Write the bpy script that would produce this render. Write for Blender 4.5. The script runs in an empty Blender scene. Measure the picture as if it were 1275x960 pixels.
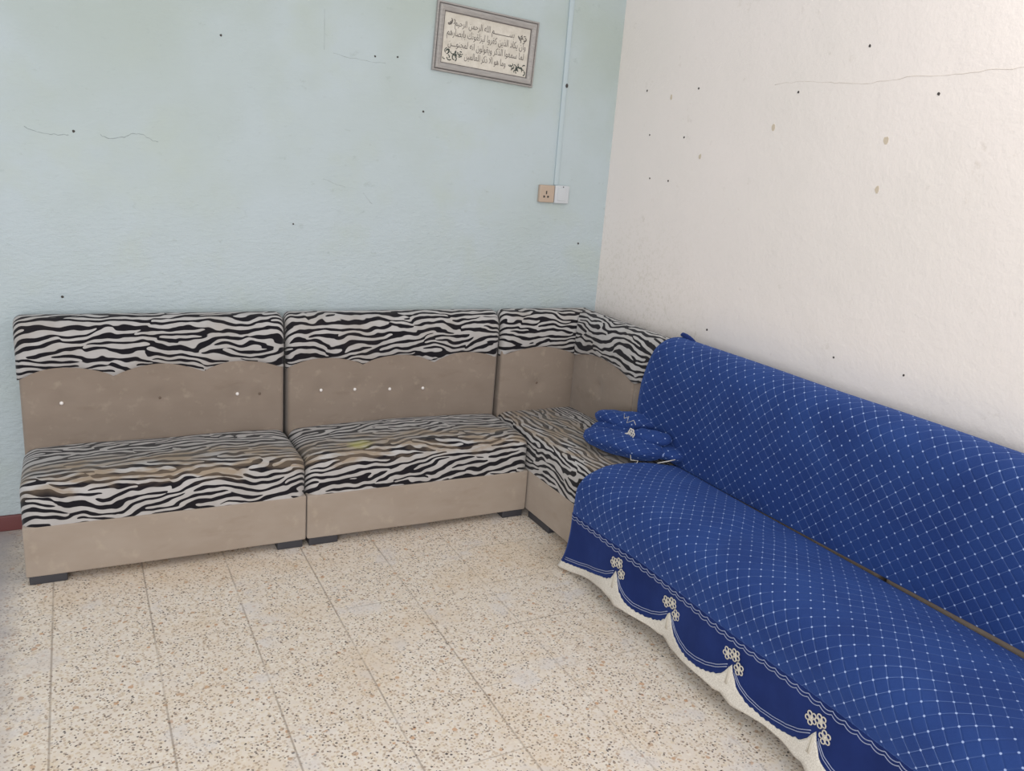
import bpy, bmesh, math, random
from mathutils import Vector, Matrix, noise as mnoise

C = bpy.context.scene.collection
sc = bpy.context.scene
random.seed(7)
PI = math.pi

# ------------------------------------------------------------------ camera
cam_data = bpy.data.cameras.new('camera')
cam = bpy.data.objects.new('camera', cam_data)
C.objects.link(cam)
# columns of the matrix are the camera's right, up and back axes
Rm = Matrix(((0.886112, 0.053673, -0.460354),
             (-0.457163, 0.264558, -0.849124),
             (0.076215, 0.962875, 0.258965)))
M4 = Rm.to_4x4()
M4.translation = Vector((-2.436133, -3.641479, 1.610216))
cam.matrix_world = M4
cam_data.sensor_fit = 'HORIZONTAL'
cam_data.sensor_width = 36.0
cam_data.lens = 1031.004 / 1275 * 36.0
cam_data.clip_start = 0.05
sc.camera = cam

# ------------------------------------------------------------------ light
world = bpy.data.worlds.new('world')
sc.world = world
world.use_nodes = True
bg = world.node_tree.nodes['Background']
bg.inputs[0].default_value = (0.93, 0.97, 1.0, 1)
bg.inputs[1].default_value = 0.66


def area(name, loc, target, sx, sy, power, col):
    l = bpy.data.lights.new(name, 'AREA')
    l.shape = 'RECTANGLE'
    l.size, l.size_y = sx, sy
    l.energy = power
    l.color = col
    o = bpy.data.objects.new(name, l)
    C.objects.link(o)
    o.location = loc
    d = Vector(target) - Vector(loc)
    o.rotation_euler = d.to_track_quat('-Z', 'Y').to_euler()
    return o


# tube lamp high on the right wall, and an added soft fill light behind the camera
area('tube_lamp', (-0.12, -2.75, 2.72), (-1.1, -2.0, 0.6), 0.12, 1.2, 21, (1.0, 0.94, 0.87))
area('rear_fill_light', (-3.6, -5.0, 1.75), (-0.3, -1.1, 0.8), 2.6, 2.0, 106, (1.0, 0.975, 0.955))

sc.view_settings.view_transform = 'Standard'
sc.view_settings.look = 'None'
sc.view_settings.exposure = 0.0
sc.view_settings.gamma = 1.0
sc.view_settings.use_curve_mapping = False


# ------------------------------------------------------------------ helpers
def lin(r, g, b):
    def f(c):
        c /= 255.0
        return c / 12.92 if c <= 0.04045 else ((c + 0.055) / 1.055) ** 2.4
    return (f(r), f(g), f(b), 1.0)


class NT:
    """small node helper"""
    def __init__(self, name):
        self.m = bpy.data.materials.new(name)
        self.m.use_nodes = True
        self.t = self.m.node_tree
        self.p = self.t.nodes['Principled BSDF']
        self.p.inputs['Roughness'].default_value = 0.8

    def n(self, typ, **kw):
        nd = self.t.nodes.new(typ)
        for k, v in kw.items():
            setattr(nd, k, v)
        return nd

    def l(self, a, b):
        self.t.links.new(a, b)

    def setin(self, nd, key, v):
        if hasattr(v, 'default_value') and hasattr(v, 'is_linked'):
            self.l(v, nd.inputs[key])
        elif v is not None:
            nd.inputs[key].default_value = v

    def math(self, op, a, b=None, c=None, clamp=False):
        nd = self.n('ShaderNodeMath', operation=op, use_clamp=clamp)
        self.setin(nd, 0, a)
        self.setin(nd, 1, b)
        self.setin(nd, 2, c)
        return nd.outputs[0]

    def vmath(self, op, a, b=None):
        nd = self.n('ShaderNodeVectorMath', operation=op)
        self.setin(nd, 0, a)
        self.setin(nd, 1, b)
        return nd.outputs[0]

    def mapping(self, v, scale=(1, 1, 1), loc=(0, 0, 0), rot=(0, 0, 0)):
        nd = self.n('ShaderNodeMapping')
        self.l(v, nd.inputs[0])
        nd.inputs['Scale'].default_value = scale
        nd.inputs['Location'].default_value = loc
        nd.inputs['Rotation'].default_value = rot
        return nd.outputs[0]

    def noise(self, v, scale, detail=2.0, rough=0.5, out=0):
        nd = self.n('ShaderNodeTexNoise')
        if v is not None:
            self.l(v, nd.inputs['Vector'])
        nd.inputs['Scale'].default_value = scale
        nd.inputs['Detail'].default_value = detail
        nd.inputs['Roughness'].default_value = rough
        return nd.outputs[out]

    def mr(self, v, a, b, c=0.0, d=1.0, smooth=False):
        nd = self.n('ShaderNodeMapRange')
        if smooth:
            nd.interpolation_type = 'SMOOTHSTEP'
        self.l(v, nd.inputs[0])
        for i, x in enumerate((a, b, c, d)):
            nd.inputs[i + 1].default_value = x
        return nd.outputs[0]

    def mix(self, f, a, b, blend='MIX'):
        nd = self.n('ShaderNodeMix', data_type='RGBA', blend_type=blend)
        self.setin(nd, 0, f)
        self.setin(nd, 6, a)
        self.setin(nd, 7, b)
        return nd.outputs[2]

    def bump(self, h, strength=0.3, dist=0.01, prev=None):
        nd = self.n('ShaderNodeBump')
        nd.inputs['Strength'].default_value = strength
        nd.inputs['Distance'].default_value = dist
        self.l(h, nd.inputs['Height'])
        if prev is not None:
            self.l(prev, nd.inputs['Normal'])
        return nd.outputs[0]

    def sep(self, v):
        nd = self.n('ShaderNodeSeparateXYZ')
        self.l(v, nd.inputs[0])
        return nd.outputs

    def coord(self, which='Object'):
        return self.n('ShaderNodeTexCoord').outputs[which]

    def base(self, c):
        self.setin(self.p, 'Base Color', c)

    def normal(self, n):
        self.l(n, self.p.inputs['Normal'])


def link(name, bm_or_me, mat, parent=None, smooth=True, loc=None):
    if isinstance(bm_or_me, bmesh.types.BMesh):
        me = bpy.data.meshes.new(name)
        bm_or_me.to_mesh(me)
        bm_or_me.free()
    else:
        me = bm_or_me
    if mat:
        me.materials.append(mat)
    for p in me.polygons:
        p.use_smooth = smooth
    o = bpy.data.objects.new(name, me)
    C.objects.link(o)
    if parent:
        o.parent = parent
    if loc:
        o.location = loc
    return o


def tag(o, label, cat, group=None, kind=None):
    if label:
        o['label'] = label
    if cat:
        o['category'] = cat
    if group:
        o['group'] = group
    if kind:
        o['kind'] = kind
    return o


def thing(name, label, cat, loc=(0, 0, 0), rz=0.0, group=None):
    o = bpy.data.objects.new(name, None)
    o.empty_display_size = 0.1
    C.objects.link(o)
    o.location = loc
    o.rotation_euler = (0, 0, rz)
    return tag(o, label, cat, group)


def quad_grid(bm, P, uvs=None, flip=False, uvl=None):
    """P[i][j] points -> quads"""
    V = [[bm.verts.new(p) for p in row] for row in P]
    for i in range(len(V) - 1):
        for j in range(len(V[0]) - 1):
            q = [(i, j), (i + 1, j), (i + 1, j + 1), (i, j + 1)]
            if flip:
                q.reverse()
            f = bm.faces.new([V[a][b] for a, b in q])
            if uvs and uvl:
                for lp, (a, b) in zip(f.loops, q):
                    lp[uvl].uv = uvs[a][b]
    return V


def axis_samples(a, b, r, n):
    """samples between a and b, dense within r of both ends"""
    r = min(r, (b - a) / 2 - 1e-5)
    e = 5
    s = [a + r * (1 - math.cos(PI / 2 * k / e)) * 0 + r * k / e for k in range(e)]
    mid = [a + r + (b - a - 2 * r) * k / n for k in range(n + 1)]
    return s + mid + [2 * (a + b) / 2 - x for x in reversed(s)]


def rbox(lo, hi, r, n=(8, 4, 4), deform=None, bm=None, uvf=None):
    """rounded box with per-point deform(p, q) ; uvf(p) gives uv in metres"""
    own = bm is None
    if own:
        bm = bmesh.new()
    lo = Vector(lo)
    hi = Vector(hi)
    A = [axis_samples(lo[k], hi[k], r, n[k]) for k in range(3)]
    il = Vector([lo[k] + r for k in range(3)])
    ih = Vector([hi[k] - r for k in range(3)])
    new = []
    for ax in range(3):
        u, v = (ax + 1) % 3, (ax + 2) % 3
        for side in (0, 1):
            P = []
            for a in A[u]:
                row = []
                for b in A[v]:
                    p = Vector((0, 0, 0))
                    p[ax] = (lo, hi)[side][ax]
                    p[u] = a
                    p[v] = b
                    q = Vector([min(max(p[k], il[k]), ih[k]) for k in range(3)])
                    d = p - q
                    if d.length > 1e-9:
                        p = q + d.normalized() * r
                    row.append(p)
                P.append(row)
            V = quad_grid(bm, P, flip=(side == 0))
            for rr in V:
                new += rr
    bmesh.ops.remove_doubles(bm, verts=new, dist=1e-5)
    new = [v for v in new if v.is_valid]
    if uvf:
        uvl = bm.loops.layers.uv.verify()
        for f in bm.faces:
            for lp in f.loops:
                lp[uvl].uv = uvf(lp.vert.co)
    if deform:
        for v in bm.verts:
            v.co = deform(v.co.copy())
    return bm


def tube(pts, rad, seg=6, bm=None, closed=False):
    if bm is None:
        bm = bmesh.new()
    pts = [Vector(p) for p in pts]
    rings = []
    n = len(pts)
    up = Vector((0, 0, 1))
    prev = None
    for i, p in enumerate(pts):
        if closed:
            t = pts[(i + 1) % n] - pts[i - 1]
        else:
            t = pts[min(i + 1, n - 1)] - pts[max(i - 1, 0)]
        if t.length < 1e-9:
            t = Vector((1, 0, 0))
        t.normalize()
        a = prev if prev is not None else (up if abs(t.z) < 0.9 else Vector((1, 0, 0)))
        s = t.cross(a)
        if s.length < 1e-6:
            s = t.cross(Vector((0, 1, 0)))
        s.normalize()
        a2 = s.cross(t).normalized()
        prev = a2
        r = rad[i] if isinstance(rad, (list, tuple)) else rad
        rings.append([bm.verts.new(p + (s * math.cos(2 * PI * k / seg) + a2 * math.sin(2 * PI * k / seg)) * r) for k in range(seg)])
    m = n if closed else n - 1
    for i in range(m):
        a, b = rings[i], rings[(i + 1) % n]
        for k in range(seg):
            bm.faces.new((a[k], a[(k + 1) % seg], b[(k + 1) % seg], b[k]))
    if not closed:
        bm.faces.new(list(reversed(rings[0])))
        bm.faces.new(rings[-1])
    return bm


def ellipsoid(bm, c, rx, ry, rz, seg=10, rings=7):
    r = bmesh.ops.create_uvsphere(bm, u_segments=seg, v_segments=rings, radius=1.0)
    for v in r['verts']:
        v.co = Vector((c[0] + v.co.x * rx, c[1] + v.co.y * ry, c[2] + v.co.z * rz))
    return r['verts']


def interp(tab, x):
    if x <= tab[0][0]:
        return tab[0][1]
    for (a, b), (c, d) in zip(tab, tab[1:]):
        if x <= c:
            t = (x - a) / (c - a)
            return b + (d - b) * t
    return tab[-1][1]


# ------------------------------------------------------------------ materials
def mat_plain(name, col, rough=0.6, spec=0.5):
    k = NT(name)
    k.base(col)
    k.p.inputs['Roughness'].default_value = rough
    k.p.inputs['Specular IOR Level'].default_value = spec
    return k.m


def mat_back_wall():
    k = NT('pale_blue_plaster')
    co = k.coord('Object')
    big = k.noise(co, 1.6, 3, 0.55)
    c = k.mix(k.mr(big, 0.42, 0.66), lin(187, 199, 204), lin(183, 195, 196))
    pat = k.noise(k.mapping(co, loc=(4, 2, 7)), 3.0, 4, 0.6)
    c = k.mix(k.mr(pat, 0.52, 0.70, 0, 0.55), c, lin(184, 195, 188))
    zz = k.sep(co)[2]
    age = k.math('MULTIPLY', k.mr(zz, 1.5, 2.1), k.mr(big, 0.3, 0.6))
    c = k.mix(k.math('MULTIPLY', age, 0.7), c, lin(174, 185, 178))
    scuff = k.noise(k.mapping(co, scale=(1, 1, 1.6), loc=(1, 5, 3)), 16.0, 5, 0.7)
    c = k.mix(k.mr(scuff, 0.63, 0.74, 0, 0.45), c, lin(158, 170, 168))
    k.base(c)
    z = k.sep(co)[2]
    low = k.mr(z, 1.05, 1.45, 1.0, 0.25)
    f = k.noise(k.mapping(co, scale=(1, 1, 2.2)), 34, 4, 0.65)
    f2 = k.noise(co, 7, 3)
    h = k.math('ADD', k.math('MULTIPLY', f, low), k.math('MULTIPLY', f2, 0.9))
    k.normal(k.bump(h, 0.5, 0.012))
    k.p.inputs['Roughness'].default_value = 0.55
    k.p.inputs['Specular IOR Level'].default_value = 0.35
    return k.m


def mat_right_wall():
    k = NT('cream_gloss_plaster')
    co = k.coord('Object')
    big = k.noise(co, 1.1, 3, 0.5)
    c = k.mix(k.mr(big, 0.4, 0.66), lin(240, 231, 226), lin(236, 228, 222))
    scuff = k.noise(k.mapping(co, loc=(1, 5, 3)), 12.0, 5, 0.7)
    c = k.mix(k.mr(scuff, 0.64, 0.76, 0, 0.35), c, lin(190, 178, 162))
    # bare plaster showing low down near the corner
    y = k.sep(co)[1]
    z = k.sep(co)[2]
    m = k.math('MULTIPLY', k.mr(y, -1.0, -0.4, 0, 1), k.mr(z, 1.05, 1.5, 1, 0))
    sp = k.noise(co, 60, 4, 0.7)
    c = k.mix(k.math('MULTIPLY', m, k.mr(sp, 0.5, 0.64, 0, 0.3)), c, lin(190, 182, 160))
    k.base(c)
    f = k.noise(co, 55, 4, 0.6)
    f2 = k.noise(co, 8, 3)
    h = k.math('ADD', k.math('MULTIPLY', f, 0.45), k.math('MULTIPLY', f2, 0.8))
    k.normal(k.bump(h, 0.32, 0.011))
    k.p.inputs['Roughness'].default_value = 0.42
    k.p.inputs['Specular IOR Level'].default_value = 0.4
    return k.m


def mat_floor():
    k = NT('terrazzo_tiles')
    co = k.coord('Object')
    xyz = k.sep(co)
    T = 0.30
    fx = k.math('DIVIDE', k.math('SUBTRACT', xyz[0], -1.9664 - 30 * T), T)
    fy = k.math('DIVIDE', k.math('SUBTRACT', xyz[1], -1.0196 - 30 * T), T)
    cx = k.math('FLOOR', fx)
    cy = k.math('FLOOR', fy)
    comb = k.n('ShaderNodeCombineXYZ')
    k.l(cx, comb.inputs[0])
    k.l(cy, comb.inputs[1])
    wn = k.n('ShaderNodeTexWhiteNoise')
    wn.noise_dimensions = '2D'
    k.l(comb.outputs[0], wn.inputs['Vector'])
    tilev = wn.outputs['Value']
    # base paste
    b = k.noise(co, 26, 3, 0.6)
    c = k.mix(k.mr(b, 0.35, 0.65), lin(226, 213, 199), lin(233, 223, 212))
    c = k.mix(k.mr(tilev, 0, 1, 0, 0.25), c, lin(212, 196, 178))
    # chips at three sizes
    warp = k.noise(co, 60, 2, 0.5, out=1)
    cw = k.vmath('ADD', co, k.vmath('MULTIPLY', k.vmath('SUBTRACT', warp, (0.5, 0.5, 0.5)), (0.010, 0.010, 0)))

    def chips(scale, thr, lo, hi, cols, c, off, amt=1.0):
        v = k.n('ShaderNodeTexVoronoi')
        v.voronoi_dimensions = '2D'
        v.inputs['Scale'].default_value = scale
        k.l(k.mapping(cw, loc=off, rot=(0, 0, off[0])), v.inputs['Vector'])
        s = k.sep(v.outputs['Color'])
        sel = k.math('LESS_THAN', s[0], thr)
        rad = k.math('MULTIPLY_ADD', s[1], hi - lo, lo)
        ins = k.math('LESS_THAN', v.outputs['Distance'], rad)
        f = k.math('MULTIPLY', k.math('MULTIPLY', sel, ins), amt)
        col = k.mix(k.mr(s[2], 0.0, 1.0), cols[0], cols[1])
        return k.mix(f, c, col)
    c = chips(75, 0.55, 0.22, 0.55, (lin(222, 206, 184), lin(236, 227, 215)), c, (0.3, 0.1, 0))
    c = chips(95, 0.50, 0.20, 0.50, (lin(194, 172, 150), lin(210, 192, 170)), c, (1.3, 2.1, 0), 0.8)
    c = chips(52, 0.05, 0.20, 0.44, (lin(200, 152, 112), lin(186, 156, 130)), c, (2.3, 0.7, 0), 0.8)
    c = chips(105, 0.26, 0.18, 0.42, (lin(136, 116, 102), lin(168, 148, 130)), c, (0.9, 1.9, 0), 0.8)
    c = chips(112, 0.13, 0.18, 0.42, (lin(62, 54, 54), lin(110, 96, 90)), c, (2.9, 4.1, 0), 0.9)
    # pale cement smears, mostly at joints
    px = k.math('PINGPONG', fx, 0.5)
    py = k.math('PINGPONG', fy, 0.5)
    edge = k.math('MINIMUM', px, py)
    pn = k.noise(co, 5.5, 3, 0.6)
    sm = k.math('MULTIPLY', k.mr(pn, 0.55, 0.62), k.mr(edge, 0.10, 0.26, 1, 0))
    c = k.mix(k.math('MULTIPLY', sm, 0.6), c, lin(219, 212, 208))
    warm = k.noise(k.mapping(co, loc=(3, 8, 0)), 2.6, 2, 0.5)
    c = k.mix(k.mr(warm, 0.52, 0.68, 0, 0.30), c, lin(212, 184, 148))
    # joints, worn away in places
    jn = k.noise(k.mapping(co, loc=(9, 1, 0)), 2.3, 3, 0.6)
    jx = k.mr(px, 0.006, 0.013, 1, 0)
    jy = k.math('MULTIPLY', k.mr(py, 0.004, 0.009, 1, 0), k.mr(jn, 0.46, 0.56, 0.12, 0.9))
    jx = k.math('MULTIPLY', jx, k.mr(xyz[0], -1.3, -0.9, 1.0, 0.35))
    jm = k.mr(k.noise(k.mapping(co, loc=(5, 2, 0)), 3.5, 3, 0.6), 0.36, 0.55, 0.25, 0.62)
    j = k.math('MAXIMUM', jx, jy)
    c = k.mix(k.math('MULTIPLY', j, jm), c, lin(142, 126, 112))
    # dusty grey strip at the far left of the room
    dn = k.noise(co, 9, 3, 0.6)
    edgex = k.math('MULTIPLY_ADD', dn, 0.16, xyz[0])
    dust = k.mr(edgex, -2.68, -2.56, 1, 0)
    c = k.mix(k.math('MULTIPLY', dust, 0.9), c, lin(172, 165, 165))
    k.base(c)
    k.p.inputs['Roughness'].default_value = 0.5
    k.p.inputs['Specular IOR Level'].default_value = 0.35
    h = k.noise(co, 120, 2)
    k.normal(k.bump(k.math('SUBTRACT', h, j), 0.15, 0.003))
    return k.m


def zebra_nodes(k, uv):
    """returns factor: 1 = light, 0 = black"""
    p = k.mapping(uv, scale=(1.25, 1.30, 1))
    mp0 = k.mapping(p, scale=(.8, 1.2, 1))
    w = k.noise(mp0, 9, 1.5, 0.5, out=1)
    w = k.vmath('MULTIPLY', k.vmath('SUBTRACT', w, (.5, .5, .5)), (.05, .075, 0))
    q = k.mapping(k.vmath('ADD', p, w), scale=(.5, 1, 1))
    g = k.n('ShaderNodeTexGabor')
    k.l(q, g.inputs['Vector'])
    g.inputs['Scale'].default_value = 12
    g.inputs['Frequency'].default_value = 2.2
    g.inputs['Anisotropy'].default_value = 1
    ori = k.mr(k.noise(k.mapping(p, scale=(1, 1.3, 1), loc=(3, 7, 1)), 5, 0), .3, .7, 1.57 - .45, 1.57 + .6)
    for i in g.inputs:
        if 'Orientation' in i.name and i.type == 'VALUE':
            k.l(ori, i)
    n2 = k.noise(mp0, 14, 1)
    tri = k.math('PINGPONG', g.outputs['Phase'], .5)
    return k.mr(k.math('MULTIPLY_ADD', k.math('SUBTRACT', n2, .5), .25, tri), .220, .262)


def fabric_bump(k, uv, s=900):
    f = k.noise(uv, s, 2, 0.6)
    b = k.noise(uv, 14, 3, 0.55)
    return k.bump(k.math('ADD', k.math('MULTIPLY', f, 0.15), b), 0.25, 0.006)


def mat_zebra(name, worn=None, yellow=None, dirt=0.0, rot=0.0):
    """worn: (v0, v1) band of wear along v ; yellow: (u, v) spot"""
    k = NT(name)
    uv0 = k.coord('UV')
    uv = k.mapping(uv0, rot=(0, 0, rot)) if rot else uv0
    z = zebra_nodes(k, uv)
    light = k.mix(k.mr(k.noise(uv, 11, 3), 0.35, 0.7), lin(186, 183, 182), lin(174, 170, 168))
    dark = lin(26, 24, 30)
    if worn:
        s = k.sep(uv0)
        wob = k.noise(k.mapping(uv0, scale=(1, 0.3, 1)), 7, 3)
        v = k.math('MULTIPLY_ADD', k.math('SUBTRACT', wob, 0.5), 0.16, s[1])
        band = k.math('MULTIPLY', k.mr(v, worn[0] - 0.05, worn[0], 0, 1, True), k.mr(v, worn[1], worn[1] + 0.07, 1, 0, True))
        bl = k.noise(k.mapping(uv0, scale=(0.55, 1.6, 1), loc=(2, 1, 0)), 12, 3, 0.6)
        patch = k.math('MULTIPLY', band, k.mr(bl, 0.40, 0.58))
        top = k.mr(v, worn[0] + 0.02, worn[0] + 0.10, 0, 1, True)
        top = k.math('MULTIPLY', top, k.mr(v, worn[1] + 0.0, worn[1] + 0.14, 1, 0.12, True))
        light = k.mix(k.math('MULTIPLY', top, 0.55), light, lin(142, 136, 130))
        light = k.mix(k.math('MULTIPLY', patch, 0.85), light, lin(150, 132, 110))
        dark = k.mix(k.math('MULTIPLY', patch, 0.75), dark, lin(112, 98, 84))
        fade = k.math('MULTIPLY', top, k.mr(k.noise(uv0, 5, 2), 0.40, 0.60, 0.05, 0.5))
        dark = k.mix(fade, dark, lin(104, 100, 96))
    if dirt:
        dn = k.mr(k.noise(k.mapping(uv0, loc=(7, 3, 0)), 5, 4, 0.6), 0.5, 0.64, 0, dirt)
        light = k.mix(dn, light, lin(148, 132, 112))
        dark = k.mix(k.math('MULTIPLY', dn, 0.3), dark, lin(90, 80, 70))
    c = k.mix(z, dark, light)
    if yellow:
        d = k.vmath('MULTIPLY', k.vmath('SUBTRACT', uv0, (yellow[0], yellow[1], 0)), (1, 1.7, 0))
        ln = k.n('ShaderNodeVectorMath', operation='LENGTH')
        k.l(d, ln.inputs[0])
        r = k.math('MULTIPLY_ADD', k.math('SUBTRACT', k.noise(uv0, 18, 2), 0.5), 0.08, ln.outputs['Value'])
        c = k.mix(k.mr(r, 0.015, 0.075, 0.5, 0, True), c, lin(178, 176, 84))
    k.base(c)
    k.p.inputs['Roughness'].default_value = 0.9
    k.p.inputs['Specular IOR Level'].default_value = 0.15
    k.p.inputs['Sheen Weight'].default_value = 0.15
    k.normal(fabric_bump(k, uv))
    return k.m


def mat_suede(name, a, b, stain):
    k = NT(name)
    co = k.coord('Object')
    n = k.noise(k.mapping(co, scale=(0.7, 1, 1.5)), 4, 4, 0.6)
    c = k.mix(k.mr(n, 0.35, 0.65), a, b)
    s = k.noise(k.mapping(co, scale=(0.6, 1, 2), loc=(3, 1, 4)), 6, 4, 0.65)
    c = k.mix(k.mr(s, 0.58, 0.72, 0, 0.4), c, stain)
    sw = k.noise(k.mapping(co, loc=(8, 1, 2)), 18, 3, 0.6)
    c = k.mix(k.mr(sw, 0.58, 0.74, 0, 0.22), c, lin(196, 182, 162))
    k.base(c)
    k.p.inputs['Roughness'].default_value = 0.92
    k.p.inputs['Specular IOR Level'].default_value = 0.12
    k.p.inputs['Sheen Weight'].default_value = 0.25
    f = k.noise(co, 500, 2, 0.6)
    g = k.noise(co, 16, 3, 0.5)
    k.normal(k.bump(k.math('ADD', k.math('MULTIPLY', f, 0.12), g), 0.22, 0.006))
    return k.m


BLUE_A = lin(28, 51, 108)
BLUE_B = lin(35, 61, 120)


def mat_blue_dots(name):
    """quilted blue cloth, 3.6 cm diagonal lattice with silver dots ; uv in metres"""
    k = NT(name)
    uv = k.coord('UV')
    s = k.sep(uv)
    P = 0.0360 * math.sqrt(2)
    a = k.math('DIVIDE', k.math('ADD', s[0], s[1]), P)
    b = k.math('DIVIDE', k.math('SUBTRACT', s[0], s[1]), P)
    pa = k.math('PINGPONG', a, 0.5)
    pb = k.math('PINGPONG', b, 0.5)
    d = k.math('SQRT', k.math('ADD', k.math('POWER', pa, 2.0), k.math('POWER', pb, 2.0)))
    dot = k.mr(d, 0.060, 0.100, 1, 0)
    m = k.math('MINIMUM', pa, pb)
    thr = k.noise(k.mapping(uv, loc=(3, 4, 0)), 7, 2)
    lv = k.mr(thr, 0.38, 0.62, 0.10, 0.75)
    line = k.math('MULTIPLY', k.mr(m, 0.010, 0.026, 1, 0), lv)
    n = k.noise(uv, 5, 3)
    c = k.mix(k.mr(n, 0.35, 0.65), BLUE_A, BLUE_B)
    weave = k.noise(k.mapping(uv, scale=(1, 5, 1)), 160, 2)
    c = k.mix(k.mr(weave, 0.4, 0.65, 0, 0.16), c, lin(50, 80, 142))
    c = k.mix(k.math('MULTIPLY', line, 0.40), c, lin(150, 176, 226))
    c = k.mix(k.math('MULTIPLY', dot, 0.8), c, lin(172, 190, 230))
    k.base(c)
    k.p.inputs['Roughness'].default_value = 0.75
    k.p.inputs['Specular IOR Level'].default_value = 0.2
    k.p.inputs['Sheen Weight'].default_value = 0.3
    k.p.inputs['Sheen Tint'].default_value = lin(120, 160, 255)
    puff = k.mr(m, 0.0, 0.16, 0, 1, True)
    h = k.math('ADD', k.math('MULTIPLY', puff, 0.5), k.math('MULTIPLY', k.noise(uv, 9, 3), 1.2))
    k.normal(k.bump(h, 0.5, 0.006))
    return k.m


def mat_blue_plain(name):
    k = NT(name)
    co = k.coord('Object')
    n = k.noise(co, 7, 4, 0.6)
    k.base(k.mix(k.mr(n, 0.35, 0.68), lin(20, 35, 86), lin(27, 44, 100)))
    k.p.inputs['Roughness'].default_value = 0.8
    k.p.inputs['Specular IOR Level'].default_value = 0.15
    k.p.inputs['Sheen Weight'].default_value = 0.3
    k.p.inputs['Sheen Tint'].default_value = lin(120, 160, 255)
    k.normal(k.bump(k.noise(co, 12, 3), 0.3, 0.008))
    return k.m


def mat_lace(name):
    k = NT(name)
    co = k.coord('Object')
    n = k.noise(co, 260, 2, 0.6)
    k.base(k.mix(k.mr(n, 0.4, 0.62), lin(200, 194, 184), lin(222, 217, 208)))
    k.p.inputs['Roughness'].default_value = 0.85
    k.normal(k.bump(n, 0.25, 0.002))
    return k.m


def mat_frame_wood():
    k = NT('grey_painted_wood')
    co = k.coord('Object')
    n = k.noise(k.mapping(co, scale=(6, 60, 60)), 3, 4, 0.6)
    k.base(k.mix(k.mr(n, 0.35, 0.65), lin(150, 146, 143), lin(170, 165, 161)))
    k.p.inputs['Roughness'].default_value = 0.5
    return k.m


def mat_paper():
    k = NT('aged_cream_paper')
    co = k.coord('Object')
    n = k.noise(co, 24, 4, 0.65)
    k.base(k.mix(k.mr(n, 0.35, 0.7), lin(214, 208, 197), lin(196, 189, 177)))
    k.p.inputs['Roughness'].default_value = 0.7
    return k.m


M_WALL_B = mat_back_wall()
M_WALL_R = mat_right_wall()
M_FLOOR = mat_floor()
M_ZT = mat_zebra('zebra_print_plush', dirt=0.2)
M_ZS = mat_zebra('zebra_print_plush_worn', worn=(0.385, 0.50))
M_ZSY = mat_zebra('zebra_print_plush_worn_yellow', worn=(0.385, 0.50), yellow=(-1.405, 0.46))
M_ZC = mat_zebra('zebra_print_plush_grubby', worn=(0.42, 0.66), rot=0.12)
M_SUEDE = mat_suede('taupe_suede', lin(156, 142, 129), lin(165, 152, 140), lin(140, 124, 110))
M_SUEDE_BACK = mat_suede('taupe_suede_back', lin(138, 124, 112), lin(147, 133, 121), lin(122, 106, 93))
M_LEG = mat_plain('dark_grey_plastic', lin(58, 58, 64), 0.5)
M_DARK = mat_plain('black_lining_fabric', lin(40, 38, 40), 0.9)
M_PEARL = mat_plain('pearl_plastic', lin(236, 230, 226), 0.2)
M_BTN = mat_plain('covered_button_suede', lin(112, 96, 84), 0.85)
M_BLUE = mat_blue_dots('quilted_blue_cloth')
M_BLUEP = mat_blue_plain('plain_blue_velvet')
M_LACE = mat_lace('ivory_lace')
M_SILVER = mat_plain('silver_thread', lin(150, 158, 186), 0.45)
M_FLOWER = mat_plain('grey_beige_lace_flower', lin(196, 190, 178), 0.8)
M_FRAME = mat_frame_wood()
M_FRAME_D = mat_plain('dark_frame_groove', lin(96, 90, 90), 0.5)
M_PAPER = mat_paper()
M_INK = mat_plain('dark_ink', lin(98, 93, 90), 0.7)
M_INKG = mat_plain('dark_green_ink', lin(66, 76, 70), 0.7)
M_TRUNK = mat_plain('pale_blue_painted_plastic', lin(184, 198, 203), 0.5)
M_SOCK = mat_plain('aged_beige_plastic', lin(186, 166, 148), 0.4)
M_SWITCH = mat_plain('grey_white_plastic', lin(200, 204, 208), 0.35)
M_HOLE = mat_plain('dark_hole', lin(70, 66, 64), 0.9)
M_CRACK = mat_plain('crack_cool_grey', lin(156, 166, 168), 0.9)  # cool grey for the crack lines on the back wall
M_CRACKR = mat_plain('crack_warm_grey', lin(214, 204, 194), 0.9)
M_FILL = mat_plain('filler_plaster', lin(206, 192, 172), 0.85)
M_SKIRT = mat_plain('dark_red_skirting', lin(112, 62, 62), 0.5)

# ------------------------------------------------------------------ room shell
YB = 0.04      # face of the back wall
XR = 0.027     # face of the right wall


def slab(name, lo, hi, mat, kind='structure'):
    bm = bmesh.new()
    r = bmesh.ops.create_cube(bm, size=1.0)
    for v in r['verts']:
        v.co = Vector([lo[k] + (v.co[k] + 0.5) * (hi[k] - lo[k]) for k in range(3)])
    o = link(name, bm, mat, smooth=False)
    o['kind'] = kind
    return o


floor = slab('floor', (-4.6, -6.2, -0.12), (XR + 0.15, YB + 0.15, 0.0), M_FLOOR)
wall_back = slab('wall_back', (-4.6, YB, 0.0), (XR, YB + 0.15, 3.0), M_WALL_B)
wall_right = slab('wall_right', (XR, -6.2, 0.0), (XR + 0.15, YB + 0.15, 3.0), M_WALL_R)

bm = bmesh.new()
rbox((-4.6, YB - 0.016, 0.0), (-2.3, YB, 0.066), 0.005, (6, 1, 1), bm=bm)
sk = link('baseboard_back', bm, M_SKIRT)
sk['kind'] = 'structure'


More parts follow.
